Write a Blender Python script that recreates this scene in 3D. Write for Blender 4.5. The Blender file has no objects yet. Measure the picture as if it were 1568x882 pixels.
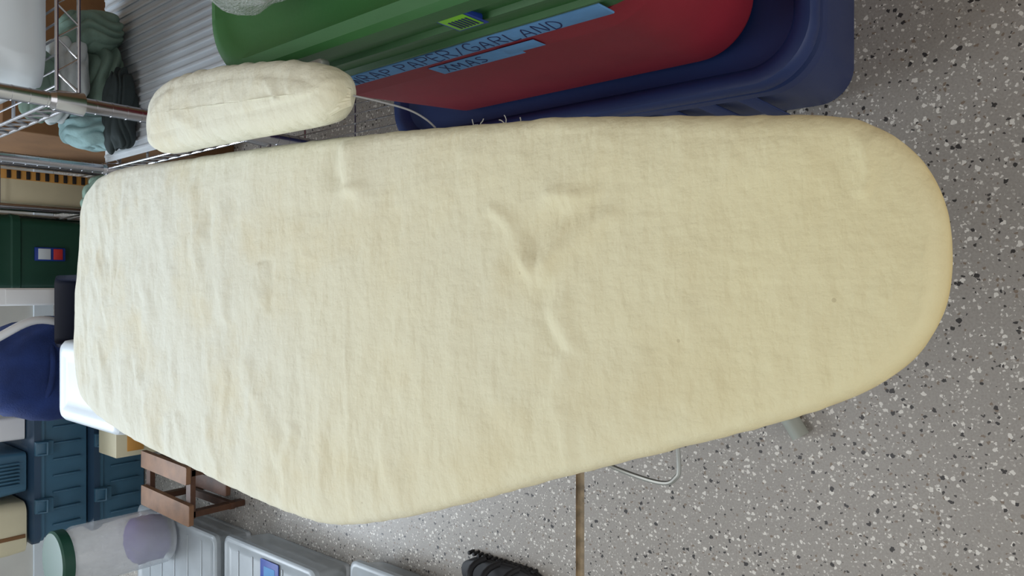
import bpy, bmesh, math, random
from mathutils import Vector, noise, Matrix
random.seed(7)
scene=bpy.context.scene
scene.view_settings.view_transform='Standard'
scene.view_settings.exposure=0.0

# ------------------------------------------------------------ materials
def new_mat(name):
    m=bpy.data.materials.new(name); m.use_nodes=True
    nt=m.node_tree; b=nt.nodes['Principled BSDF']
    return m,nt,b
def lin(c):
    return tuple(((v/255)/12.92 if v/255<=0.04045 else ((v/255+0.055)/1.055)**2.4) for v in c)+(1,)
def mat(name,rgb,rough=.5,metal=0,var=.12,scale=8,bump=0,bscale=60,trans=0,alpha=1,coat=0,sub=0):
    m,nt,b=new_mat(name); N=nt.nodes;L=nt.links
    col=lin(rgb)
    tc=N.new('ShaderNodeTexCoord')
    nz=N.new('ShaderNodeTexNoise'); nz.inputs['Scale'].default_value=scale; nz.inputs['Detail'].default_value=5
    L.new(tc.outputs['Object'],nz.inputs['Vector'])
    mr=N.new('ShaderNodeMapRange'); mr.inputs[1].default_value=.3; mr.inputs[2].default_value=.7
    mr.inputs[3].default_value=1-var; mr.inputs[4].default_value=1+var
    L.new(nz.outputs['Fac'],mr.inputs[0])
    vm=N.new('ShaderNodeVectorMath'); vm.operation='SCALE'; vm.inputs[0].default_value=col[:3]
    L.new(mr.outputs[0],vm.inputs['Scale']); L.new(vm.outputs[0],b.inputs['Base Color'])
    b.inputs['Roughness'].default_value=rough; b.inputs['Metallic'].default_value=metal
    b.inputs['Transmission Weight'].default_value=trans; b.inputs['Alpha'].default_value=alpha
    b.inputs['Coat Weight'].default_value=coat
    if bump:
        n2=N.new('ShaderNodeTexNoise'); n2.inputs['Scale'].default_value=bscale; n2.inputs['Detail'].default_value=4
        L.new(tc.outputs['Object'],n2.inputs['Vector'])
        bp=N.new('ShaderNodeBump'); bp.inputs['Strength'].default_value=bump; bp.inputs['Distance'].default_value=.004
        L.new(n2.outputs['Fac'],bp.inputs['Height']); L.new(bp.outputs[0],b.inputs['Normal'])
    return m
def mixc(nt,fac,a,bcol):
    m=nt.nodes.new('ShaderNodeMix'); m.data_type='RGBA'
    if isinstance(fac,(int,float)): m.inputs[0].default_value=fac
    else: nt.links.new(fac,m.inputs[0])
    for sck,v in ((m.inputs[6],a),(m.inputs[7],bcol)):
        if isinstance(v,tuple): sck.default_value=v
        else: nt.links.new(v,sck)
    return m.outputs[2]
def mathn(nt,op,a,b=None):
    m=nt.nodes.new('ShaderNodeMath'); m.operation=op
    for i,v in enumerate((a,b)):
        if v is None: continue
        if isinstance(v,(int,float)): m.inputs[i].default_value=v
        else: nt.links.new(v,m.inputs[i])
    return m.outputs[0]

def floor_material():
    m,nt,b=new_mat('flake_epoxy_floor'); N=nt.nodes;L=nt.links
    tc=N.new('ShaderNodeTexCoord')
    big=N.new('ShaderNodeTexNoise'); big.inputs['Scale'].default_value=1.3; big.inputs['Detail'].default_value=3
    L.new(tc.outputs['Object'],big.inputs['Vector'])
    base=mixc(nt,big.outputs['Fac'],lin((152,147,141)),lin((164,159,152)))
    fine=N.new('ShaderNodeTexNoise'); fine.inputs['Scale'].default_value=260; fine.inputs['Detail'].default_value=2
    L.new(tc.outputs['Object'],fine.inputs['Vector'])
    fm=N.new('ShaderNodeMapRange'); fm.inputs[1].default_value=.40; fm.inputs[2].default_value=.7
    L.new(fine.outputs['Fac'],fm.inputs[0])
    base=mixc(nt,mathn(nt,'MULTIPLY',fm.outputs[0],.32),base,lin((120,114,107)))
    dn=N.new('ShaderNodeTexNoise'); dn.inputs['Scale'].default_value=170; dn.inputs['Detail'].default_value=1
    L.new(tc.outputs['Object'],dn.inputs['Vector'])
    def layer(base,scale,thr,size,col,off,warp=.008,op=1.0):
        sc=N.new('ShaderNodeVectorMath'); sc.operation='MULTIPLY_ADD'
        L.new(dn.outputs['Color'],sc.inputs[0]); sc.inputs[1].default_value=(warp,warp,warp)
        ad=N.new('ShaderNodeVectorMath'); ad.operation='ADD'; ad.inputs[1].default_value=off
        L.new(tc.outputs['Object'],ad.inputs[0]); L.new(ad.outputs[0],sc.inputs[2])
        v=N.new('ShaderNodeTexVoronoi'); v.inputs['Scale'].default_value=scale; v.voronoi_dimensions='2D'
        L.new(sc.outputs[0],v.inputs['Vector'])
        sep=N.new('ShaderNodeSeparateColor'); L.new(v.outputs['Color'],sep.inputs[0])
        pick=mathn(nt,'GREATER_THAN',sep.outputs[0],thr)
        rad=mathn(nt,'MULTIPLY',sep.outputs[1],size)
        rad=mathn(nt,'ADD',rad,size*.35)
        inside=mathn(nt,'LESS_THAN',v.outputs['Distance'],rad)
        fac=mathn(nt,'MULTIPLY',mathn(nt,'MULTIPLY',pick,inside),op)
        return mixc(nt,fac,base,col)
    base=layer(base,165,.66,.24,lin((184,179,172)),(3.1,1.7,0))
    base=layer(base,110,.84,.23,lin((128,114,100)),(7.7,2.9,0))
    base=layer(base,88,.81,.26,lin((220,216,208)),(1.3,9.2,0))
    base=layer(base,145,.80,.26,lin((216,212,205)),(5.3,4.2,0))
    base=layer(base,80,.89,.26,lin((52,49,49)),(11.3,3.3,0))
    base=layer(base,145,.92,.25,lin((66,62,60)),(2.3,6.3,0))
    L.new(base,b.inputs['Base Color'])
    b.inputs['Roughness'].default_value=.42
    b.inputs['Coat Weight'].default_value=.12; b.inputs['Coat Roughness'].default_value=.3
    bp=N.new('ShaderNodeBump'); bp.inputs['Strength'].default_value=.1; bp.inputs['Distance'].default_value=.002
    L.new(fine.outputs['Fac'],bp.inputs['Height']); L.new(bp.outputs[0],b.inputs['Normal'])
    return m

def cloth_material():
    m,nt,b=new_mat('stained_cream_cotton_painted_light'); N=nt.nodes;L=nt.links
    tc=N.new('ShaderNodeTexCoord')
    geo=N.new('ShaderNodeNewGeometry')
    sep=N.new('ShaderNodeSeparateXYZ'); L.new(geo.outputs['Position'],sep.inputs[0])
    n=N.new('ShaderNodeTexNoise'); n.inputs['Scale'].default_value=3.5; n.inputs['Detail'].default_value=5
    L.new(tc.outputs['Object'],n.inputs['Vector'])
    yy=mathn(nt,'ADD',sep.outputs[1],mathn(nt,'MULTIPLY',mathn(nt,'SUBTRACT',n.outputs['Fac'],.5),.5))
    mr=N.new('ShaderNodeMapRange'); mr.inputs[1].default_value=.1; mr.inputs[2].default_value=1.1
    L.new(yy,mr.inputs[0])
    col=mixc(nt,mr.outputs[0],lin((231,221,177)),lin((223,225,212)))  # painted light: warm cream at the nose, cool pale tone at the far end
    n2=N.new('ShaderNodeTexNoise'); n2.inputs['Scale'].default_value=8; n2.inputs['Detail'].default_value=7; n2.inputs['Roughness'].default_value=.6
    L.new(tc.outputs['Object'],n2.inputs['Vector'])
    m2=N.new('ShaderNodeMapRange'); m2.inputs[1].default_value=.50; m2.inputs[2].default_value=.78; m2.inputs[4].default_value=.5
    L.new(n2.outputs['Fac'],m2.inputs[0])
    col=mixc(nt,m2.outputs[0],col,lin((214,199,154)))
    zr=N.new('ShaderNodeMapRange'); zr.inputs[1].default_value=.878; zr.inputs[2].default_value=.858; zr.inputs[3].default_value=0; zr.inputs[4].default_value=.6
    L.new(sep.outputs[2],zr.inputs[0])
    # rim shading painted in as a golden tint, strongest toward the nose
    yn=N.new('ShaderNodeMapRange'); yn.inputs[1].default_value=.9; yn.inputs[2].default_value=.1; yn.inputs[3].default_value=.25; yn.inputs[4].default_value=1
    L.new(sep.outputs[1],yn.inputs[0])
    col=mixc(nt,mathn(nt,'MULTIPLY',zr.outputs[0],yn.outputs[0]),col,lin((208,178,100)))
    v=N.new('ShaderNodeTexVoronoi'); v.inputs['Scale'].default_value=16; L.new(tc.outputs['Object'],v.inputs['Vector'])
    sp=mathn(nt,'LESS_THAN',v.outputs['Distance'],.026)
    col=mixc(nt,mathn(nt,'MULTIPLY',sp,.3),col,lin((150,130,94)))
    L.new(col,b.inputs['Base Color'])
    b.inputs['Roughness'].default_value=.92; b.inputs['Sheen Weight'].default_value=.1
    fz=N.new('ShaderNodeTexNoise'); fz.inputs['Scale'].default_value=120; fz.inputs['Detail'].default_value=6
    L.new(tc.outputs['Object'],fz.inputs['Vector'])
    def aniso(sx,sy,sc):
        mp=N.new('ShaderNodeMapping'); mp.inputs['Scale'].default_value=(sx,sy,1); L.new(tc.outputs['Object'],mp.inputs[0])
        fw=N.new('ShaderNodeTexNoise'); fw.inputs['Scale'].default_value=sc; fw.inputs['Detail'].default_value=5
        L.new(mp.outputs[0],fw.inputs['Vector']); return fw.outputs['Fac']
    h=mathn(nt,'MULTIPLY',fz.outputs['Fac'],.55)
    h=mathn(nt,'ADD',h,mathn(nt,'MULTIPLY',aniso(.35,1,55),1.5))
    h=mathn(nt,'ADD',h,mathn(nt,'MULTIPLY',aniso(.5,1,20),2.2))
    h=mathn(nt,'ADD',h,mathn(nt,'MULTIPLY',aniso(1,.25,110),.5))
    bp=N.new('ShaderNodeBump'); bp.inputs['Strength'].default_value=.42; bp.inputs['Distance'].default_value=.0045
    L.new(h,bp.inputs['Height']); L.new(bp.outputs[0],b.inputs['Normal'])
    return m

M={}
M['floor']=floor_material()
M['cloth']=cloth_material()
M['groove']=mat('joint_sealant',(138,120,94),.8,var=.4,scale=40)
M['wall']=mat('painted_drywall',(205,205,200),.85,var=.04,bump=.1)
M['wallbrown']=mat('plywood_wall',(140,108,74),.7,var=.15)
M['ceil']=mat('ceiling_paint',(225,225,222),.9,var=.03)
M['blue']=mat('navy_blue_plastic',(26,46,94),.45,var=.06,bump=.05,bscale=150)
M['red']=mat('crimson_plastic',(132,22,40),.58,var=.12,bump=.05,bscale=150)
M['green']=mat('green_plastic',(46,98,48),.5,var=.06,bump=.05,bscale=150)
M['dkgreen']=mat('dark_green_plastic',(24,70,54),.45,var=.08)
M['teal']=mat('slate_teal_plastic',(62,102,126),.4,var=.08)
M['dkteal']=mat('dark_slate_plastic',(42,68,92),.4,var=.08)
M['chrome']=mat('chrome_wire',(190,190,194),.25,metal=1,var=.05)
M['metal']=mat('galvanised_steel',(165,168,165),.4,metal=.7,var=.1)
M['greycap']=mat('grey_green_plastic',(158,162,152),.5)
M['tape']=mat('blue_painters_tape',(94,146,196),.8,var=.10,scale=25,bump=.3)
M['ink']=mat('marker_ink',(10,22,84),.6)
M['stgreen']=mat('label_green',(120,190,40),.5)
M['stblue']=mat('label_blue',(24,60,150),.5)
M['white']=mat('white_plastic',(212,222,230),.4,var=.03)
M['paper']=mat('white_sheet',(228,230,232),.7,var=.04)
M['thread']=mat('thread',(205,205,200),.9)
M['cord']=mat('grey_cord',(150,150,150),.9)
M['cream']=mat('cream_plastic',(208,200,170),.55,var=.06)
M['brown']=mat('cardboard',(122,88,56),.85,var=.15,bump=.2)
M['wood']=mat('stained_wood',(84,54,36),.5,var=.3,scale=18,bump=.2)
M['woodlt']=mat('worn_wood',(130,94,66),.55,var=.25,scale=18,bump=.2)
M['black']=mat('black_rubber',(24,24,28),.6)
M['navyfab']=mat('navy_fabric',(28,48,100),.95,var=.25,scale=14,bump=.5,bscale=200)
M['dark']=mat('dark_navy_plastic',(26,32,52),.45)
M['clear']=mat('frosted_clear_plastic',(205,213,217),.25,alpha=.5)
M['clearc']=mat('clear_canister_plastic',(222,228,232),.2,alpha=.45)
M['clearlid']=mat('translucent_lid',(176,184,190),.3,var=.12,alpha=.8)
M['purple']=mat('purple_fabric',(84,60,136),.9,var=.3,bump=.4)
M['clothes']=mat('sage_green_cloth',(112,136,124),.95,var=.25,scale=12,bump=.4,bscale=120)
M['clothes2']=mat('pale_teal_cloth',(146,180,184),.95,var=.2,scale=12,bump=.4,bscale=120)
M['clothes3']=mat('pale_grey_cloth',(186,194,196),.95,var=.2,scale=12,bump=.4,bscale=120)
M['dkcloth']=mat('dark_cloth',(48,58,60),.95,var=.3,bump=.3)
M['fur']=mat('brown_plush',(124,98,76),.95,var=.35,scale=60,bump=.8,bscale=160)
M['liner']=mat('ribbed_shelf_liner',(190,196,202),.5,var=.05)
M['orange']=mat('orange_stripe',(206,150,74),.6)
M['stripe']=mat('black_stripe',(34,30,30),.6)
M['stred']=mat('sticker_red',(196,50,50),.5)

def film():
    m,nt,b=new_mat('clear_film'); b.inputs['Base Color'].default_value=(.85,.88,.92,1)
    b.inputs['Roughness'].default_value=.12; b.inputs['Alpha'].default_value=.3
    n=nt.nodes.new('ShaderNodeTexNoise'); n.inputs['Scale'].default_value=26; n.inputs['Distortion'].default_value=1.5
    bp=nt.nodes.new('ShaderNodeBump'); bp.inputs['Strength'].default_value=.9; bp.inputs['Distance'].default_value=.01
    nt.links.new(n.outputs['Fac'],bp.inputs['Height']); nt.links.new(bp.outputs[0],b.inputs['Normal'])
    return m
M['film']=film()

# ------------------------------------------------------------ mesh helpers
def finish(bm,name,mats,smooth=True,sharp=40):
    bmesh.ops.recalc_face_normals(bm,faces=bm.faces[:])
    me=bpy.data.meshes.new(name); bm.to_mesh(me); bm.free()
    if not isinstance(mats,(list,tuple)): mats=[mats]
    for k in mats: me.materials.append(M[k])
    if smooth:
        for p in me.polygons: p.use_smooth=True
        try: me.set_sharp_from_angle(angle=math.radians(sharp))
        except Exception: pass
    o=bpy.data.objects.new(name,me); scene.collection.objects.link(o)
    return o
def group(name,parts,loc):
    e=bpy.data.objects.new(name,None); e.empty_display_size=.1; e.location=loc
    scene.collection.objects.link(e)
    for o in parts:
        o.parent=e; o.location=o.location-Vector(loc)
    return e
def ring(cx,cy,hx,hy,r,n=7):
    r=min(r,hx*.999,hy*.999); pts=[]
    for qx,qy,a0 in ((1,1,0),(-1,1,90),(-1,-1,180),(1,-1,270)):
        for i in range(n+1):
            a=math.radians(a0+90*i/n)
            pts.append((cx+qx*(hx-r)+r*math.cos(a),cy+qy*(hy-r)+r*math.sin(a)))
    return pts
def loft(bm,rings,mi=0,cap0=True,cap1=True,tri0=False):
    vs=[[bm.verts.new(p) for p in rg] for rg in rings]
    n=len(vs[0])
    for A,B in zip(vs,vs[1:]):
        for i in range(n):
            f=bm.faces.new((A[i],A[(i+1)%n],B[(i+1)%n],B[i])); f.material_index=mi
    if cap0:
        f=bm.faces.new(vs[0][::-1]); f.material_index=mi
        if tri0: bmesh.ops.triangulate(bm,faces=[f],ngon_method='BEAUTY')
    if cap1: bm.faces.new(vs[-1]).material_index=mi
def prof(bm,cx,cy,hx,hy,r,pr,mi=0,cap0=True,cap1=True,n=7):
    loft(bm,[[(x,y,z) for x,y in ring(cx,cy,hx-i,hy-i,max(r-i*.6,.004),n)] for z,i in pr],mi,cap0,cap1)
def bevbox(bm,x0,x1,y0,y1,z0,z1,b=.006,mi=0):
    prof(bm,(x0+x1)/2,(y0+y1)/2,(x1-x0)/2,(y1-y0)/2,b*1.2,[(z0,b),(z0+b*.3,b*.3),(z0+b,0),(z1-b,0),(z1-b*.3,b*.3),(z1,b)],mi,n=3)
def tube(bm,p0,p1,r,n=10,mi=0,r1=None):
    p0=Vector(p0);p1=Vector(p1);d=(p1-p0).normalized()
    u=d.cross(Vector((0,0,1)) if abs(d.z)<.9 else Vector((1,0,0))).normalized(); v=d.cross(u)
    r1=r if r1 is None else r1
    R=[[tuple(p+u*rr*math.cos(2*math.pi*i/n)+v*rr*math.sin(2*math.pi*i/n)) for i in range(n)] for p,rr in ((p0,r),(p1,r1))]
    loft(bm,R,mi)
def path(bm,pts,r,n=8,mi=0):
    pts=[Vector(p) for p in pts]; R=[]; u=None
    for i,p in enumerate(pts):
        d=((pts[min(i+1,len(pts)-1)]-pts[max(i-1,0)])).normalized()
        if u is None: u=d.cross(Vector((0,0,1)) if abs(d.z)<.9 else Vector((1,0,0))).normalized()
        else: u=(u-d*u.dot(d)).normalized()
        v=d.cross(u)
        R.append([tuple(p+u*r*math.cos(2*math.pi*k/n)+v*r*math.sin(2*math.pi*k/n)) for k in range(n)])
    loft(bm,R,mi)
def spline(P,closed=True,per=10):
    out=[];n=len(P)
    rng=range(n) if closed else range(n-1)
    for i in rng:
        g=lambda k:Vector(P[k%n]) if closed else Vector(P[max(0,min(n-1,k))])
        a,b,c_,d=g(i-1),g(i),g(i+1),g(i+2)
        for k in range(per):
            t=k/per
            out.append(.5*((2*b)+(c_-a)*t+(2*a-5*b+4*c_-d)*t*t+(3*b-a-3*c_+d)*t**3))
    return out
def blob(name,c,sc,amp,freq,m,sub=5,seed=0,flat=None):
    bm=bmesh.new(); bmesh.ops.create_icosphere(bm,subdivisions=sub,radius=1)
    for v in bm.verts:
        q=v.co*freq+Vector((seed,seed*.7,seed*1.3))
        k=noise.noise(q)+.4*noise.noise(q*2.1+Vector((5,5,5)))
        v.co=v.co*(1+amp*k)
        v.co=Vector((v.co.x*sc[0],v.co.y*sc[1],v.co.z*sc[2]))+Vector(c)
        if flat is not None and v.co.z<flat: v.co.z=flat
    return finish(bm,name,m,sharp=180)
def garment(name,c,sc,m,seed=0,flat=None,amp=.13,folds=7,dirv=None):
    """bundled cloth: long soft folds running along one direction"""
    rnd=random.Random(seed)
    d=Vector(dirv) if dirv else Vector((rnd.uniform(-1,1),rnd.uniform(-1,1),rnd.uniform(-.3,.9)))
    d.normalize()
    bm=bmesh.new(); bmesh.ops.create_icosphere(bm,subdivisions=6,radius=1)
    for v in bm.verts:
        p=v.co.copy()
        sg=Vector((seed*1.7,seed*.3,seed))
        w=Vector((noise.noise(p*1.3+sg),noise.noise(p*1.3+sg+Vector((7,0,0))),noise.noise(p*1.3+sg+Vector((0,7,0)))))
        ph=(p+.55*w).dot(d)*folds
        ridge=abs(math.sin(ph))**.8
        ph2=(p+.6*w).dot(Vector((d.y,d.z,-d.x)))*folds*.5
        k=amp*(ridge-.5)*(.5+.8*noise.noise(p*2+sg)+.4)+.05*math.sin(ph2)+.16*noise.noise(p*1.1+sg)
        l=(abs(p.x)**3+abs(p.y)**3+abs(p.z)**3)**(1/3)
        q=p/l*(.92+k)
        q=Vector((q.x*sc[0],q.y*sc[1],q.z*sc[2]))+Vector(c)
        if flat is not None and q.z<flat: q.z=flat
        v.co=q
    return finish(bm,name,m,sharp=180)

# ------------------------------------------------------------ room
bm=bmesh.new()
def quad(bm,a,b,c_,d,mi=0):
    f=bm.faces.new([bm.verts.new(x) for x in (a,b,c_,d)]); f.material_index=mi
X0,X1,Y0,Y1,ZC=-2.6,1.5,-2.6,4.3,2.6
s0,s1=.966,.990
quad(bm,(X0,Y0,0),(X1,Y0,0),(X1,s0,0),(X0,s0,0)); quad(bm,(X0,s1,0),(X1,s1,0),(X1,Y1,0),(X0,Y1,0))
quad(bm,(X0,s0,-.006),(X1,s0,-.006),(X1,s1,-.006),(X0,s1,-.006),1)
quad(bm,(X0,s0,0),(X1,s0,0),(X1,s0,-.006),(X0,s0,-.006),1); quad(bm,(X0,s1,-.006),(X1,s1,-.006),(X1,s1,0),(X0,s1,0),1)
finish(bm,'floor',['floor','groove'],smooth=False)
def slab(name,x0,x1,y0,y1,z0,z1,m):
    bm=bmesh.new(); bevbox(bm,x0,x1,y0,y1,z0,z1,.002); return finish(bm,name,m,smooth=False)
slab('wall_back',X0,X1,Y1,Y1+.1,0,ZC,'wall')
slab('wall_left',X0-.1,X0,Y0,Y1,0,ZC,'wall')
slab('wall_right',X1,X1+.1,Y0,Y1,0,ZC,'wallbrown')
slab('ceiling',X0,X1,Y0,Y1,ZC,ZC+.1,'ceil')
slab('baseboard_back',X0,X1,Y1-.015,Y1,0,.09,'white')

# ------------------------------------------------------------ ironing board
OUT=[(0.2026,1.3681),(0.2042,1.2744),(0.197,1.1319),(0.193,1.0128),(0.1833,0.8025),(0.1729,0.6286),(0.1609,0.4747),(0.1555,0.4035),(0.1483,0.3473),(0.1378,0.2736),(0.1302,0.22),(0.1242,0.1768),(0.118,0.1503),(0.1074,0.1296),(0.0907,0.1118),(0.0724,0.1003),(0.0507,0.0929),(0.0255,0.09),(0.0004,0.0911),(-0.0207,0.0966),(-0.0446,0.1098),(-0.0634,0.1296),(-0.0791,0.1546),(-0.0974,0.1954),(-0.1169,0.246),(-0.1379,0.3029),(-.1617,.3677),(-.1895,.442),(-.2225,.5279),(-.2503,.6071),(-.2704,.6738),(-.2819,.7225),(-.287,.7748),(-.2857,.8613),(-.2779,.9765),(-.2698,1.0702),(-.2605,1.1979),(-.2465,1.3199),(-.225,1.4297),(-.1927,1.4894),(-.1214,1.5141),(-.0233,1.508),(.0742,1.4957),(.1577,1.4743),(.1901,1.4356)]
CR=[((.072,.463),(.0275,.4206),3.4,.008),((.0275,.4206),(.012,.402),3.2,.008),((.024,.398),(.0584,.3397),4,.009),((.082,.3945),(.0793,.3596),3.4,.008),((.027,.40),(.052,.38),2.5,.006),
((-.0225,.3838),(-.05,.373),3.4,.009),((0,.402),(-.0575,.391),-2.4,.007),((.045,.43),(.06,.39),-3,.010),((.153,.712),(.114,.70),-7,.009),((.157,.682),(.1125,.677),7,.010),((.11,.70),(.10,.66),4,.008),((.11,.715),(.09,.74),-2.5,.009),
((.0263,.865),(-.016,.861),5,.004),((.033,.845),(-.024,.842),-4.4,.005),((.03,.688),(-.26,.682),1.4,.004),((-.0685,.386),(-.154,.38),2.4,.006),
((.10,.9636),(-.035,.956),3.8,.012),((.134,1.0465),(-.109,.99),3.2,.013),((-.104,.904),(-.206,.827),3.8,.012),((-.185,1.01),(-.27,.973),3.6,.008),((-.178,.80),(-.26,.81),3.2,.008),
((-.13,1.285),(-.214,1.2656),4,.010),((-.126,1.23),(-.2445,1.171),4,.011),((.027,.516),(-.13,.516),1.6,.009),((.128,.2676),(.083,.273),1.8,.005),((.092,.138),(.066,.135),1.8,.004),
((-.10,1.38),(-.22,1.33),3.6,.010),((.12,1.15),(.02,1.10),3.2,.014),((.15,1.25),(.05,1.32),3.2,.014),((-.15,.62),(-.23,.60),2.4,.009),((-.06,.30),(-.11,.32),1.6,.008),((.05,.60),(.11,.56),2.2,.010),((-.19,1.09),(-.25,1.07),3.4,.007),((-.05,1.18),(.03,1.22),2.6,.012),
((.19,.88),(.10,.90),3.2,.010),((.19,.95),(.12,.99),2.8,.008),((.17,1.38),(.08,1.42),3.4,.009),((-.14,.72),(-.27,.75),2.4,.010),((-.10,.56),(-.2,.55),1.8,.008),((.03,1.38),(-.06,1.34),2.4,.012),((.09,.52),(.13,.49),2.8,.009),((-.22,.90),(-.27,.91),3,.007),((-.20,1.13),(-.25,1.12),2.8,.007),((.02,.27),(-.04,.26),1.2,.009),
((.10,.36),(.13,.34),2,.007),((-.09,.47),(-.13,.43),1.6,.010),((.0,.56),(-.05,.60),1.6,.012),((.08,.80),(.04,.77),2,.010)]
def segd(p,a,b):
    ax,ay=a;bx,by=b;dx,dy=bx-ax,by-ay
    t=max(0,min(1,((p[0]-ax)*dx+(p[1]-ay)*dy)/(dx*dx+dy*dy)))
    return math.hypot(p[0]-ax-t*dx,p[1]-ay-t*dy)
def wrinkle(x,y):
    w=0
    wx=x+.012*noise.noise(Vector((x*25,y*25,3))); wy=y+.012*noise.noise(Vector((x*25,y*25,9)))
    for a,b,am,wd in CR:
        d=segd((wx,wy),a,b); wd2=wd*1.2
        if d<wd2*3.2: w+=am*.00088*math.exp(-(d/wd2)**2)
    far=min(1,max(0,(y-.6)/.4)); 
    r1=noise.noise(Vector((wx*7,wy*26+wx*6,31))); r2=noise.noise(Vector((wx*13,wy*34-wx*9,47)))
    w+=(.3+.65*far)*(.0019*(1-abs(r1)*3)+.0009*(1-abs(r2)*3))
    w+=.0013*noise.noise(Vector((x*9,y*7,1)))+.0008*noise.noise(Vector((x*24,y*14,5)))+.00035*noise.noise(Vector((x*60,y*50,8)))
    return w
def pad(name,outline,ztop,rr,zbot,med,wfun,rings=80,per=12,edge_w=.0012,mats='cloth',broad=.005,bw=.045):
    P=spline([(x,y,0) for x,y in outline],True,per); n=len(P)
    bm=bmesh.new(); L=[]
    for sv in [.02]+[.02+.91*i/rings for i in range(1,rings+1)]: L.append(('in',sv))
    for k in range(1,9): L.append(('rim',k/8))
    layers=[]; nor=[]
    for i in range(n):
        d=(P[(i+1)%n]-P[i-1]); nor.append(Vector((d.y,-d.x,0)).normalized())
    area=sum(P[i].x*P[(i+1)%n].y-P[(i+1)%n].x*P[i].y for i in range(n))
    if area<0: nor=[-v for v in nor]
    for kind,sv in L:
        row=[]
        for i,p in enumerate(P):
            pin=p-nor[i]*rr; m=Vector(med(p))
            if kind=='in':
                q=m+(pin-m)*(sv/.93); e=(q-pin).length
                z=ztop+wfun(q.x,q.y)-broad*math.exp(-(e/bw)*1.8)
            else:
                a=sv*math.pi/2; q=pin+nor[i]*rr*math.sin(a)
                gath=edge_w*noise.noise(Vector((p.x*60,p.y*60,2)))*(sv)
                q=q+nor[i]*gath
                z=ztop-broad-rr*(1-math.cos(a))+wfun(q.x,q.y)*(1-sv)+gath*.6
            row.append((q.x,q.y,z))
        layers.append(row)
    for off,z in ((0,ztop-broad-rr-.35*(ztop-broad-rr-zbot)),(0.002,zbot+.006),(.012,zbot)):
        layers.append([((p-nor[i]*off).x,(p-nor[i]*off).y,z+.0012*noise.noise(Vector((p.x*90,p.y*90,4)))) for i,p in enumerate(P)])
    layers.append([((Vector(med(p))+(p-Vector(med(p)))*.8).x,(Vector(med(p))+(p-Vector(med(p)))*.8).y,zbot+.004) for p in P])
    loft(bm,layers,tri0=True)
    return finish(bm,name,mats,sharp=180)
def medb(p):
    y=.20+(p.y-.09)/(1.514-.09)*1.10
    y=max(.20,min(1.30,y)); return (.02-.065*(y-.2)/1.1,y,0) if y<.9 else (-.0214-.01*(y-.9),y,0)
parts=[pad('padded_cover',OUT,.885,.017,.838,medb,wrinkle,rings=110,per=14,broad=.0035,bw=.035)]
bm=bmesh.new(); bevbox(bm,-.14,.12,.32,1.40,.822,.839,.004)
for fx in (-.10,.08): bevbox(bm,fx-.008,fx+.008,.36,1.36,.802,.823,.003)
bevbox(bm,.05,.185,.955,.985,.812,.832,.003)
parts.append(finish(bm,'steel_deck','metal'))
bm=bmesh.new()
for sx in (-1,1):
    path(bm,[(-.01+sx*.03,1.22,.82),(-.01+sx*.04,.9,.48),(-.02+sx*.06,.60,.13),(-.02+sx*.10,.53,.035)],.011,10)
    path(bm,[(-.01+sx*.055,.44,.82),(-.01+sx*.07,.85,.44),(-.01+sx*.12,1.22,.06),(-.01+sx*.16,1.25,.03)],.011,10)
path(bm,[(-.245,.495,.016),(-.16,.53,.02),(0,.545,.024),(.13,.53,.02),(.21,.50,.016)],.013,12)
path(bm,[(-.24,1.27,.016),(0,1.25,.022),(.22,1.27,.016)],.013,12)
tube(bm,(-.09,.88,.46),(.07,.88,.46),.006)
parts.append(finish(bm,'folding_legs','metal'))
bm=bmesh.new()
for a,b in (((-.225,.503,.018),(-.275,.47,.017)),((.19,.505,.018),(.235,.482,.017)),((-.22,1.268,.018),(-.27,1.275,.017)),((.20,1.268,.018),(.25,1.275,.017))):
    tube(bm,a,b,.0165,14)
parts.append(finish(bm,'foot_caps','greycap'))
bm=bmesh.new()
path(bm,spline([(-.02,.42,.822),(-.13,.405,.815),(-.158,.40,.808),(-.170,.385,.806),(-.178,.335,.805),(-.172,.316,.805),(-.15,.312,.806),(-.05,.315,.82)],False,8),.0022,8)
parts.append(finish(bm,'wire_iron_rest','metal'))
bm=bmesh.new()
for cy0,cnt,sp_ in ((.47,9,.010),(.52,6,.008),(.60,4,.01),(.66,4,.015)):
    for k in range(cnt):
        y=cy0+random.uniform(-sp_,sp_); x=.160+.06*(y-.45)
        p=Vector((x,y,.850)); pts=[p]
        d=Vector((random.uniform(.2,1),random.uniform(-.9,.9),random.uniform(-.2,.4))).normalized()
        for j in range(4):
            d=(d+Vector((random.uniform(-.9,.9),random.uniform(-.9,.9),random.uniform(-.5,.5)))).normalized()
            p=p+d*random.uniform(.0015,.0036); pts.append(p.copy())
        path(bm,pts,.0006,4)
parts.append(finish(bm,'frayed_hem','thread'))
group('ironing_board',parts,(-.03,.8,0))

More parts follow.
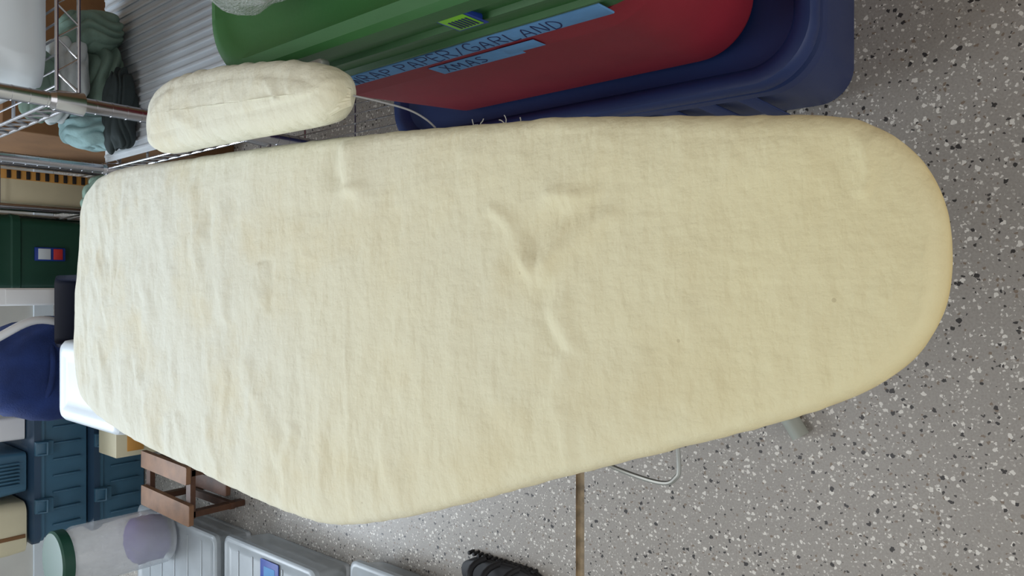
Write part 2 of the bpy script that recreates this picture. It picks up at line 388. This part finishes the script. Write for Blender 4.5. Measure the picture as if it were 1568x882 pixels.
# ------------------------------------------------------------ sleeve board
SL=[(.2582,1.118),(.2865,1.098),(.2995,1.058),(.2995,.997),(.2928,.9188),(.2757,.7962),(.2585,.7164),(.2433,.6799),(.225,.6669),(.2058,.6704),(.1925,.6857),(.1885,.7164),(.190,.7962),(.193,.8861),(.196,1.000),(.200,1.095),(.2226,1.120)]
def wr2(x,y):
    w=.0020*noise.noise(Vector((x*14,y*12,21)))+.0013*noise.noise(Vector((x*34,y*24,5)))+.0008*noise.noise(Vector((x*60,y*60,5)))
    for a,b,am,wd in (((.25,.80),(.22,.83),2.4,.006),((.26,.86),(.24,.90),2.4,.006),((.22,.76),(.245,.78),2.6,.005),((.27,1.03),(.25,1.08),2.2,.008),((.21,.95),(.23,1.0),2.2,.007),((.245,.74),(.225,.735),2.4,.005)):
        d=segd((x,y),a,b); w+=am*.001*math.exp(-(d/wd)**2)
    return w
def meds(p):
    y=.72+(p.y-.667)/(1.12-.667)*.35
    y=max(.72,min(1.07,y)); return (.218+.032*(y-.72)/.35,y,0)
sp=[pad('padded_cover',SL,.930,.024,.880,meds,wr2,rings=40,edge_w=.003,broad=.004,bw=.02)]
bm=bmesh.new()
for k in range(6):
    a=math.radians(-70+k*28)
    cx,cy=.212,.682
    path(bm,[(cx+.018*math.sin(a),cy+.004,.911-.003*abs(math.sin(a))),(cx+.013*math.sin(a),cy-.009,.905),(cx+.007*math.sin(a),cy-.015,.895)],.0034,8)
sp.append(finish(bm,'gathered_hem','cloth'))
bm=bmesh.new()
bevbox(bm,.215,.275,.74,1.06,.868,.882,.003)
sp.append(finish(bm,'steel_bracket','metal'))
bm=bmesh.new()
path(bm,spline([(.214,.664,.893),(.207,.64,.876),(.196,.61,.860),(.184,.59,.853),(.172,.575,.852)],False,8),.0011,6)
sp.append(finish(bm,'drawstring','cord'))
group('sleeve_ironing_board',sp,(.24,.9,.85))

# ------------------------------------------------------------ storage bins, right stack
bm=bmesh.new()
cx,cy,hx,hy=.575,.76,.285,.425
prof(bm,cx,cy,hx,hy,.085,[(0,.062),(.006,.048),(.02,.042),(.29,.014),(.292,.004),(.318,.003),(.322,.011),(.345,.010),(.348,-.001),(.352,-.004),(.376,-.004),(.382,.0),(.384,.010),(.380,.020),(.366,.028),(.362,.045)],n=12)
for i in range(9):
    y=.46+i*.07; bevbox(bm,.302,.306,y,y+.03,.08,.27,.0015)
finish(bm,'blue_storage_tote','blue')
bm=bmesh.new()
cx,cy,hx,hy=.56,.73,.25,.345
prof(bm,cx,cy,hx,hy,.10,[(.3635,.05),(.368,.034),(.385,.028),(.655,.006),(.66,.0),(.70,.0),(.704,.006),(.704,.02)],n=14)
rb=finish(bm,'tote_body','red')
bm=bmesh.new(); bevbox(bm,.3085,.3095,.61,.76,.655,.688,.0003); bevbox(bm,.3082,.3087,.57,.63,.664,.690,.0002); tt=finish(bm,'painters_tape','tape')
bm=bmesh.new()
cx,cy,hx,hy=.565,.675,.262,.325
prof(bm,cx,cy,hx,hy,.09,[(.7055,.03),(.708,.012),(.715,.008),(.742,.006),(.744,.002),(.752,.0),(.756,.006),(.79,.002),(.793,-.004),(.803,-.006),(.806,.0),(.838,-.004),(.842,-.012),(.868,-.014),(.876,-.008),(.879,.006),(.872,.018),(.868,.04)],n=14)
g1=finish(bm,'tote_body','green')
bm=bmesh.new(); bevbox(bm,.3045,.3075,.44,.90,.708,.741,.001)
tp=finish(bm,'painters_tape','tape')
STROKES={'P':[[(0,0),(0,1)],[(0,1),(.5,.95),(.55,.7),(.4,.5),(0,.48)]],'A':[[(0,0),(.3,1),(.62,0)],[(.12,.38),(.5,.36)]],'E':[[(.5,0),(0,0),(0,1),(.5,1)],[(0,.5),(.4,.52)]],
'R':[[(0,0),(0,1),(.45,.95),(.52,.72),(.4,.52),(0,.5)],[(.2,.5),(.58,0)]],'/':[[(0,-.05),(.45,1.05)]],'G':[[(.58,.85),(.35,1),(.08,.8),(0,.45),(.15,.05),(.45,0),(.6,.2),(.6,.45),(.35,.45)]],
'L':[[(0,1),(0,0),(.5,.02)]],'N':[[(0,0),(0,1),(.5,0),(.52,1)]],'D':[[(0,0),(0,1),(.35,.93),(.56,.5),(.35,.06),(0,0)]],'X':[[(0,0),(.5,1)],[(0,1),(.55,0)]],
'M':[[(0,0),(.05,1),(.33,.4),(.6,1),(.68,0)]],'S':[[(.5,.88),(.25,1),(.04,.78),(.25,.52),(.5,.3),(.3,.02),(0,.12)]],'W':[[(0,1),(.15,0),(.35,.7),(.52,0),(.7,1)]],'I':[[(.1,0),(.1,1)]]}
def handwriting(body,y,z,size,x,seed=1):
    """marker strokes drawn on a side facing -X, reading towards -Y"""
    rnd=random.Random(seed); bm=bmesh.new(); cur=0
    for ch in body:
        if ch==' ': cur+=.45; continue
        st=STROKES[ch]; wmax=max(px for s in st for px,_ in s); dy=rnd.uniform(-.05,.05); k=rnd.uniform(.9,1.08)
        for s in st:
            pts=[(x,y-(cur+px*k+.12*pz)*size,z+(pz*k+dy)*size+rnd.uniform(-.02,.02)*size) for px,pz in s]
            if len(pts)>2: pts=spline(pts,False,4)+[Vector(pts[-1])]
            path(bm,pts,.0010,5)
        cur+=wmax+.28
    for v in bm.verts: v.co.x=x+(v.co.x-x)*.3
    return finish(bm,'handwriting','ink')
t1=handwriting('WRAP PAPER/GARLAND',.885,.712,.026,.3042,3)
t2=handwriting('XMAS',.745,.660,.024,.3081,5)
group('red_storage_tote',[rb,tt,t2],(.56,.73,.3635))
bm=bmesh.new(); bevbox(bm,.2935,.2945,.545,.590,.800,.850,.0003,0); bevbox(bm,.2925,.2933,.549,.586,.804,.846,.0002,1)
for k in range(6): bevbox(bm,.2918,.2924,.552+k*.005,.5545+k*.005,.808,.830,.0001,2)
bevbox(bm,.2945,.3050,.55,.585,.805,.845,.0003,0)
st2=finish(bm,'price_label',['stblue','stgreen','ink'])
group('green_storage_tote',[g1,tp,t1,st2],(.565,.675,.7055))

bg=[blob('plush',(.415,.79,.945),(.066,.085,.06),.10,2.5,'fur',seed=3,flat=.882),
    blob('film',(.415,.79,.945),(.086,.115,.068),.14,2.2,'film',seed=8,flat=.8805)]
group('plastic_bag_with_plush_toy',bg,(.415,.79,.88))

# ------------------------------------------------------------ wire shelving
def wire_shelf(bm,x0,x1,y0,y1,z,side=.034):
    r=.0032
    for zz in (z,z-side):
        for a,b in (((x0,y0),(x1,y0)),((x0,y1),(x1,y1)),((x0,y0),(x0,y1)),((x1,y0),(x1,y1))):
            tube(bm,(a[0],a[1],zz),(b[0],b[1],zz),r,8)
    for yy in (y0,y1):
        n=int((x1-x0)/.03)
        path(bm,[(x0+.02+(x1-x0-.04)*i/n,yy,z if i%2 else z-side) for i in range(n+1)],.0024,6)
    for xx in (x0,x1):
        n=int((y1-y0)/.03)
        path(bm,[(xx,y0+.02+(y1-y0-.04)*i/n,z if i%2 else z-side) for i in range(n+1)],.0024,6)
    n=int((x1-x0)/.026)
    for i in range(1,n):
        x=x0+(x1-x0)*i/n; tube(bm,(x,y0,z),(x,y1,z),.0019,6)
    for k in (1,2): tube(bm,(x0,y0+(y1-y0)*k/3,z-.004),(x1,y0+(y1-y0)*k/3,z-.004),.003,6)
def post(bm,x,y,z1,r=.0127,levels=()):
    tube(bm,(x,y,.03),(x,y,z1),r,20)
    tube(bm,(x,y,0),(x,y,.012),.02,16); tube(bm,(x,y,.01),(x,y,.05),.006,10)
    z=.1
    while z<z1-.05:
        tube(bm,(x,y,z),(x,y,z+.0025),r+.0006,20); z+=.0254
    for l in levels:
        tube(bm,(x,y,l-.04),(x,y,l+.004),r+.0075,20,r1=r+.0045)
        tube(bm,(x,y,l+.004),(x,y,l+.012),r+.0035,20,r1=r+.001)
bm=bmesh.new()
sx0,sx1,sy0,sy1=.315,1.10,1.385,2.08
for z in (.15,.60,.95): wire_shelf(bm,sx0,sx1,sy0,sy1,z)
for x in (sx0,sx1):
    for y in (sy0,sy1): post(bm,x,y,1.32,levels=(.15,.60,.95))
finish(bm,'wire_shelving_unit','chrome')
bm=bmesh.new()
bevbox(bm,.33,1.08,1.395,2.07,.6035,.608,.001)
for i in range(34):
    x=.34+i*.0215; bevbox(bm,x,x+.008,1.40,2.065,.6075,.612,.001)
finish(bm,'ribbed_shelf_liner','liner')
bm=bmesh.new()
rg=[]
for z,i in [(.954,.02),(.958,.005),(.98,0),(1.00,.0),(1.02,0),(1.04,.0),(1.06,.008),(1.072,.03),(1.074,.045),(1.076,.06),(1.074,.075),(1.074,.09),(1.075,.105),(1.076,.12),(1.076,.14)]:
    rg.append([(x+.012*noise.noise(Vector((x*22,y*22,z*22))),y+.012*noise.noise(Vector((x*22,y*22,z*22+7))),z+(.022*abs(noise.noise(Vector((x*16,y*20+x*8,3)))) if z>1.05 else 0)) for x,y in ring(.505,1.63,.165-i,.225-i,max(.05-i*.5,.01),20)])
loft(bm,rg)
finish(bm,'white_plastic_wrapped_package','white',sharp=180)
bm=bmesh.new()
prof(bm,.82,1.62,.12,.17,.03,[(.954,.02),(.958,.005),(1.08,.0),(1.085,.01)],n=6)
finish(bm,'clear_plastic_bin','clear')
cl=[garment('folded_shirt',(.50,1.98,.655),(.11,.085,.045),'clothes',seed=1,flat=.613,dirv=(.2,.1,1),folds=5),
    garment('folded_sweater',(.50,1.98,.735),(.10,.08,.045),'clothes3',seed=2,dirv=(.3,.5,1),folds=6),
    garment('towel',(.385,1.97,.68),(.045,.075,.065),'clothes2',seed=5,flat=.613,dirv=(1,.2,.1)),
    garment('dark_shirt',(.43,1.885,.645),(.10,.04,.035),'dkcloth',seed=12,flat=.613),
    garment('scarf',(.625,1.98,.68),(.055,.08,.07),'clothes',seed=17,flat=.613,dirv=(1,.3,.3)),
    garment('knit_top',(.47,1.96,.80),(.08,.07,.035),'clothes',seed=19,dirv=(.5,1,.2))]
group('pile_of_clothes',cl,(.5,1.97,.613))
cl=[garment('green_garment',(.25,2.27,.49),(.08,.10,.10),'clothes',seed=23,dirv=(1,.4,.3)),
    garment('pale_garment',(.20,2.20,.45),(.06,.05,.10),'clothes2',seed=29,dirv=(1,.4,.3)),
    garment('lower_garments',(.23,2.28,.20),(.11,.12,.24),'dkcloth',seed=31,flat=0)]
group('laundry_pile',cl,(.23,2.28,0))
bm=bmesh.new(); bevbox(bm,.46,.95,2.50,2.95,0,.72,.004)
bevbox(bm,.46,.95,2.70,2.75,.7195,.7215,.0005,1)
finish(bm,'cardboard_box',['brown','cream'])

bm=bmesh.new()
for x in (.435,.285):
    for y in (3.0,3.4): tube(bm,(x,y,0),(x,y,1.3),.0115,16)
for z in (.28,.62,.98): 
    for zz in (z,z-.03): tube(bm,(.285,3.0,zz),(.435,3.0,zz),.003,8)
    for x in (.285,.435):
        for zz in (z,z-.03): tube(bm,(x,3.0,zz),(x,3.4,zz),.003,8)
finish(bm,'narrow_wire_rack','chrome')
bm=bmesh.new(); bevbox(bm,.302,.418,3.03,3.37,.285,.60,.003); bevbox(bm,.385,.4182,3.026,3.032,.30,.59,.001,1)
for k in range(9): bevbox(bm,.387,.416,3.022,3.0275,.31+k*.030,.322+k*.030,.0005,2)
finish(bm,'striped_carton',['cream','orange','stripe'])

bm=bmesh.new()
prof(bm,.122,3.28,.14,.20,.03,[(0,.03),(.01,.018),(.50,.004),(.505,-.004),(.53,-.006),(.535,0),(.60,0),(.61,-.006),(.64,-.006),(.645,.01)],n=8)
g=finish(bm,'tote_body','dkgreen')
bm=bmesh.new(); bevbox(bm,.10,.15,3.072,3.082,.36,.46,.001,0); bevbox(bm,.105,.145,3.068,3.0725,.37,.40,.0005,1); bevbox(bm,.105,.145,3.068,3.0725,.41,.45,.0005,2)
l=finish(bm,'product_sticker',['stblue','stred','white'])
group('dark_green_storage_tote',[g,l],(.122,3.28,0))
bm=bmesh.new()
prof(bm,-.08,2.68,.115,.16,.02,[(0,.02),(.01,.01),(.44,0),(.445,-.008),(.47,-.008),(.475,.004),(.46,.01),(.40,.014)],n=5)
finish(bm,'dark_plastic_crate','dark')
bm=bmesh.new(); R=[]
for z,w,d in ((0,.12,.10),(.01,.145,.125),(.12,.165,.14),(.20,.168,.142),(.25,.172,.146),(.30,.17,.145),(.36,.174,.148),(.42,.175,.15),(.47,.172,.146),(.52,.165,.14),(.56,.15,.125),(.60,.135,.11),(.65,.09,.07),(.665,.04,.03)):
    R.append([(x-.285+.035*noise.noise(Vector((x*10,y*10,z*9))),y+3.02+.03*noise.noise(Vector((x*10,y*10,z*9+4)))-.012*abs(math.sin(z*26+x*14)),z+.015*noise.noise(Vector((x*12,y*12,z)))*(z>.1)) for x,y in ring(0,0,w,d,.09 if w>.1 else w*.6,10)])
loft(bm,R)
for k in range(3):
    zz=.26+k*.12
    path(bm,[(-.285+(.172)*math.cos(a)*.98,3.015-.160*math.sin(a),zz+.03*math.cos(a*1.0+k)) for a in [math.pi*i/16 for i in range(17)]],.010,8)
b1=finish(bm,'bag_body','navyfab',sharp=180)
bm=bmesh.new()
path(bm,spline([(-.13,2.89,.40),(-.11,2.87,.52),(-.16,2.88,.62),(-.22,2.93,.69),(-.30,3.02,.70)],False,6),.014,10)
b2=finish(bm,'shoulder_strap','paper')
group('navy_duffel_bag',[b1,b2],(-.285,3.02,0))
bm=bmesh.new(); bevbox(bm,-.06,.0,2.90,3.03,0,.62,.006); bevbox(bm,-.055,-.005,2.897,2.90,.1,.6,.0005)
finish(bm,'white_foam_board','paper')
bm=bmesh.new()
prof(bm,-.27,2.22,.112,.20,.03,[(0,.02),(.01,.008),(.50,0),(.504,-.006),(.53,-.008),(.56,-.008),(.59,-.004),(.60,.006),(.602,.03),(.596,.04),(.596,.06)],n=8)
w1=finish(bm,'cooler_body','white')
bm=bmesh.new(); path(bm,[(-.36,2.015,.47),(-.36,1.995,.46),(-.18,1.995,.46),(-.18,2.015,.47)],.007,8)
w2=finish(bm,'handle','white')
group('white_cooler_box',[w1,w2],(-.27,2.22,0))

def teal(i,x0,x1,y0,y1,z0,h):
    bm=bmesh.new(); cx,cy,hx,hy=(x0+x1)/2,(y0+y1)/2,(x1-x0)/2,(y1-y0)/2
    prof(bm,cx,cy,hx,hy,.03,[(z0,.035),(z0+.006,.025),(z0+h-.05,.012),(z0+h-.048,.004),(z0+h-.036,.004)],n=6)
    b1=finish(bm,'tote_body','teal')
    bm=bmesh.new(); prof(bm,cx,cy,hx,hy,.03,[(z0+h-.036,.006),(z0+h-.034,-.002),(z0+h-.012,-.002),(z0+h-.006,.01),(z0+h-.001,.03)],n=6)
    for k in range(5): bevbox(bm,x0+.08+k*(x1-x0-.16)/5,x0+.10+k*(x1-x0-.16)/5,y0+.04,y1-.04,z0+h-.004,z0+h-.0005,.001)
    b2=finish(bm,'lid','dkteal')
    bm=bmesh.new()
    for lx in (x0+.12,x1-.16):
        bevbox(bm,lx,lx+.055,y0-.016,y0+.004,z0+h-.075,z0+h-.012,.004)
        path(bm,[(lx+.004,y0-.014,z0+h-.02),(lx+.004,y0-.026,z0+h-.05),(lx+.05,y0-.026,z0+h-.05),(lx+.05,y0-.014,z0+h-.02)],.005,8)
    for k in range(7):
        rx=x0+.06+k*(x1-x0-.12)/6; bevbox(bm,rx-.004,rx+.004,y0+.006,y0+.03,z0+.03,z0+h-.08,.002)
    b3=finish(bm,'latches','teal')
    group('teal_latch_tote' if i==0 else 'teal_latch_tote.%03d'%i,[b1,b2,b3],(cx,cy,z0))
teal(0,-.98,-.48,3.20,3.60,0,.225); teal(1,-.98,-.48,3.20,3.60,.226,.21)
teal(2,-.80,-.60,3.20,3.60,.437,.22)
bm=bmesh.new()
prof(bm,-.535,3.40,.045,.15,.012,[(.4375,.006),(.44,0),(.70,.002),(.76,.012),(.77,.03)],n=4)
finish(bm,'white_paper_bag','paper')
bm=bmesh.new()
prof(bm,-.91,3.36,.10,.15,.04,[(.4375,.02),(.445,.004),(.50,0),(.60,0),(.70,.002),(.74,.02),(.76,.06),(.762,.08),(.80,.08),(.803,.09)],n=8)
bevbox(bm,-.945,-.93,3.206,3.212,.45,.70,.001,1)
finish(bm,'cream_plastic_container',['cream','brown'])

CX,CY=-.895,2.70
def cyl(bm,pr,mi=0,cap0=True,cap1=True,nz=0): loft(bm,[[(CX+(r+nz*noise.noise(Vector((math.cos(2*math.pi*i/40)*4,math.sin(2*math.pi*i/40)*4,z*40))))*math.cos(2*math.pi*i/40),CY+(r+nz*noise.noise(Vector((math.cos(2*math.pi*i/40)*4,math.sin(2*math.pi*i/40)*4,z*40+3))))*math.sin(2*math.pi*i/40),z) for i in range(40)] for z,r in pr],mi,cap0,cap1)
bm=bmesh.new()
cyl(bm,[(.156,.07),(.158,.09),(.17,.098),(.46,.100),(.475,.092),(.49,.09)],cap1=False)
k1=finish(bm,'canister','clearc')
bm=bmesh.new(); cyl(bm,[(.488,.094),(.49,.098),(.52,.098),(.526,.092),(.527,.06)]); k2=finish(bm,'screw_lid','dkgreen')
bm=bmesh.new(); cyl(bm,[(.165,.05),(.17,.07)]+[(.17+.012*j,.078) for j in range(1,9)]+[(.28,.06),(.29,.03)],nz=.012); k3=finish(bm,'purple_contents','purple',sharp=180)
group('clear_canister',[k1,k2,k3],(CX,CY,.156))

def cleartub(name,x0,x1,y0,y1,h,label=False):
    cx,cy,hx,hy=(x0+x1)/2,(y0+y1)/2,(x1-x0)/2,(y1-y0)/2
    bm=bmesh.new(); prof(bm,cx,cy,hx,hy,.025,[(0,.03),(.004,.02),(h-.03,.006),(h-.028,.0),(h-.022,0)],n=6); a=finish(bm,'tub','clear')
    bm=bmesh.new(); prof(bm,cx,cy,hx,hy,.025,[(h-.022,.002),(h-.02,-.004),(h-.006,-.004),(h-.001,.002),(h,.012),(h-.005,.02),(h-.005,.04)],n=6)
    n=6
    for k in range(1,n):
        y=y0+(y1-y0)*k/n; bevbox(bm,x0+.03,x1-.03,y-.003,y+.003,h-.0055,h-.002,.001)
    b=finish(bm,'lid','clearlid'); ps=[a,b]
    bm=bmesh.new()
    for k in range(5): bevbox(bm,x0+.05,x1-.05,y0+.04+k*(y1-y0-.08)/5,y0+.04+(k+.8)*(y1-y0-.08)/5,.006,h-.045-.012*(k%3),.006)
    ps.append(finish(bm,'stored_items','liner'))
    if label:
        bm=bmesh.new(); bevbox(bm,x1-.10,x1-.02,y0+.18,y0+.28,h-.0015,h+.0005,.0004,0); bevbox(bm,x1-.08,x1-.04,y0+.20,y0+.26,h+.0003,h+.0012,.0002,1)
        ps.append(finish(bm,'label',['stblue','tape']))
    group(name,ps,(cx,cy,0))
cleartub('clear_storage_tub',-1.30,-.82,1.80,2.30,.15,True)
cleartub('clear_storage_tub.001',-1.30,-.84,2.36,2.95,.15)
cleartub('clear_storage_tub.002',-1.25,-.775,1.38,1.70,.10)

bm=bmesh.new()
def plank(bm,a,b,w,th,mi=0,up=(0,0,1)):
    a=Vector(a);b=Vector(b);d=(b-a).normalized(); up=Vector(up); sd=d.cross(up).normalized(); up=sd.cross(d)
    R=[]
    for p in (a,a+d*.004,b-d*.004,b):
        k=.88 if p in (a,b) else 1
        R.append([tuple(p+sd*(x*w/2*k)+up*(y*th/2*k)) for x,y in ((1,1),(-1,1),(-1,-1),(1,-1))])
    loft(bm,R,mi)
plank(bm,(-.62,2.76,.21),(-.63,2.42,.21),.06,.018,1)
plank(bm,(-.75,2.76,.21),(-.76,2.40,.21),.07,.018,1)
plank(bm,(-.69,2.74,.09),(-.69,2.38,.09),.05,.018)
plank(bm,(-.58,2.74,.012),(-.66,2.28,.012),.07,.02,1)
for x in (-.625,-.765):
    for y in (2.74,2.44): plank(bm,(x,y,0),(x,y,.20),.03,.02,0,(1,0,0))
    plank(bm,(x,2.76,.05),(x,2.42,.05),.025,.018)
for y in (2.74,2.44): plank(bm,(-.60,y,.192),(-.78,y,.192),.03,.018)
ws=[finish(bm,'slatted_frame',['wood','woodlt'],smooth=False)]
group('wooden_step_stool',ws,(-.69,2.55,0))
bm=bmesh.new(); bevbox(bm,-.64,-.50,2.92,3.08,0,.24,.003,0); bevbox(bm,-.62,-.53,2.916,2.921,.14,.20,.0005,1)
finish(bm,'small_carton',['cream','orange'])

sh=[]
SX=-.725
bm=bmesh.new()
def solepts(k): return [(SX+x*k,1.20+y*k) for x,y in [tuple(v)[:2] for v in spline([(.04,-.10,0),(.045,-.02,0),(.035,.08,0),(.015,.125,0),(-.02,.125,0),(-.04,.08,0),(-.035,-.02,0),(-.045,-.09,0),(-.03,-.13,0),(.015,-.13,0)],True,6)]]
loft(bm,[[(x,y,z) for x,y in solepts(k)] for z,k in ((0,.95),(.004,1.0),(.012,1.0),(.014,.96),(.018,1.0),(.028,1.0),(.031,.95))])
for k in range(14):
    y=1.10+k*.016; bevbox(bm,SX+.036,SX+.046,y,y+.009,.001,.02,.001)
sh.append(finish(bm,'sole','black'))
bm=bmesh.new()
for yy,hh in ((1.25,.055),(1.20,.065),(1.14,.06)):
    path(bm,[(SX+.042*math.cos(a),yy+.01*math.sin(2*a),.025+hh*math.sin(a)) for a in [math.pi*i/12 for i in range(13)]],.008,8)
sh.append(finish(bm,'straps','black'))
group('black_sandal',sh,(SX,1.2,0))

# ------------------------------------------------------------ lights
def area(name,loc,target,sx,sy,power,col):
    l=bpy.data.lights.new(name,'AREA'); l.shape='RECTANGLE'; l.size=sx; l.size_y=sy; l.energy=power; l.color=col
    o=bpy.data.objects.new(name,l); scene.collection.objects.link(o); o.location=loc
    o.rotation_euler=(Vector(target)-Vector(loc)).to_track_quat('-Z','Y').to_euler()
    return o
area('daylight_from_garage_door',(-.5,-2.5,1.5),(-.2,1.2,.6),3.6,2.0,32,(1,.98,.95))
area('added_grazing_light',(-.9,4.1,1.9),(0,1.0,.8),1.6,1.0,74,(.79,.89,1))  # no window modelled; cool area light added to graze the cover wrinkles
area('ceiling_light',(-.5,1.2,2.55),(-.5,1.2,0),1.4,.8,15,(.97,.98,1))
w=bpy.data.worlds.new('World'); scene.world=w; w.use_nodes=True
bgd=w.node_tree.nodes['Background']; bgd.inputs[0].default_value=(.90,.94,1,1); bgd.inputs[1].default_value=.64

# ------------------------------------------------------------ camera
cd=bpy.data.cameras.new('camera'); cam=bpy.data.objects.new('camera',cd); scene.collection.objects.link(cam)
cd.sensor_width=36; cd.lens=26; cd.clip_start=.02
p=math.radians(50); c_,s_=math.cos(p),math.sin(p)
right=Vector((0,-s_,-c_)); up=Vector((1,0,0)); back=Vector((0,-c_,s_))
mw=Matrix((right,up,back)).transposed().to_4x4(); mw.translation=Vector((0,0,1.41))
cam.matrix_world=mw
scene.camera=cam
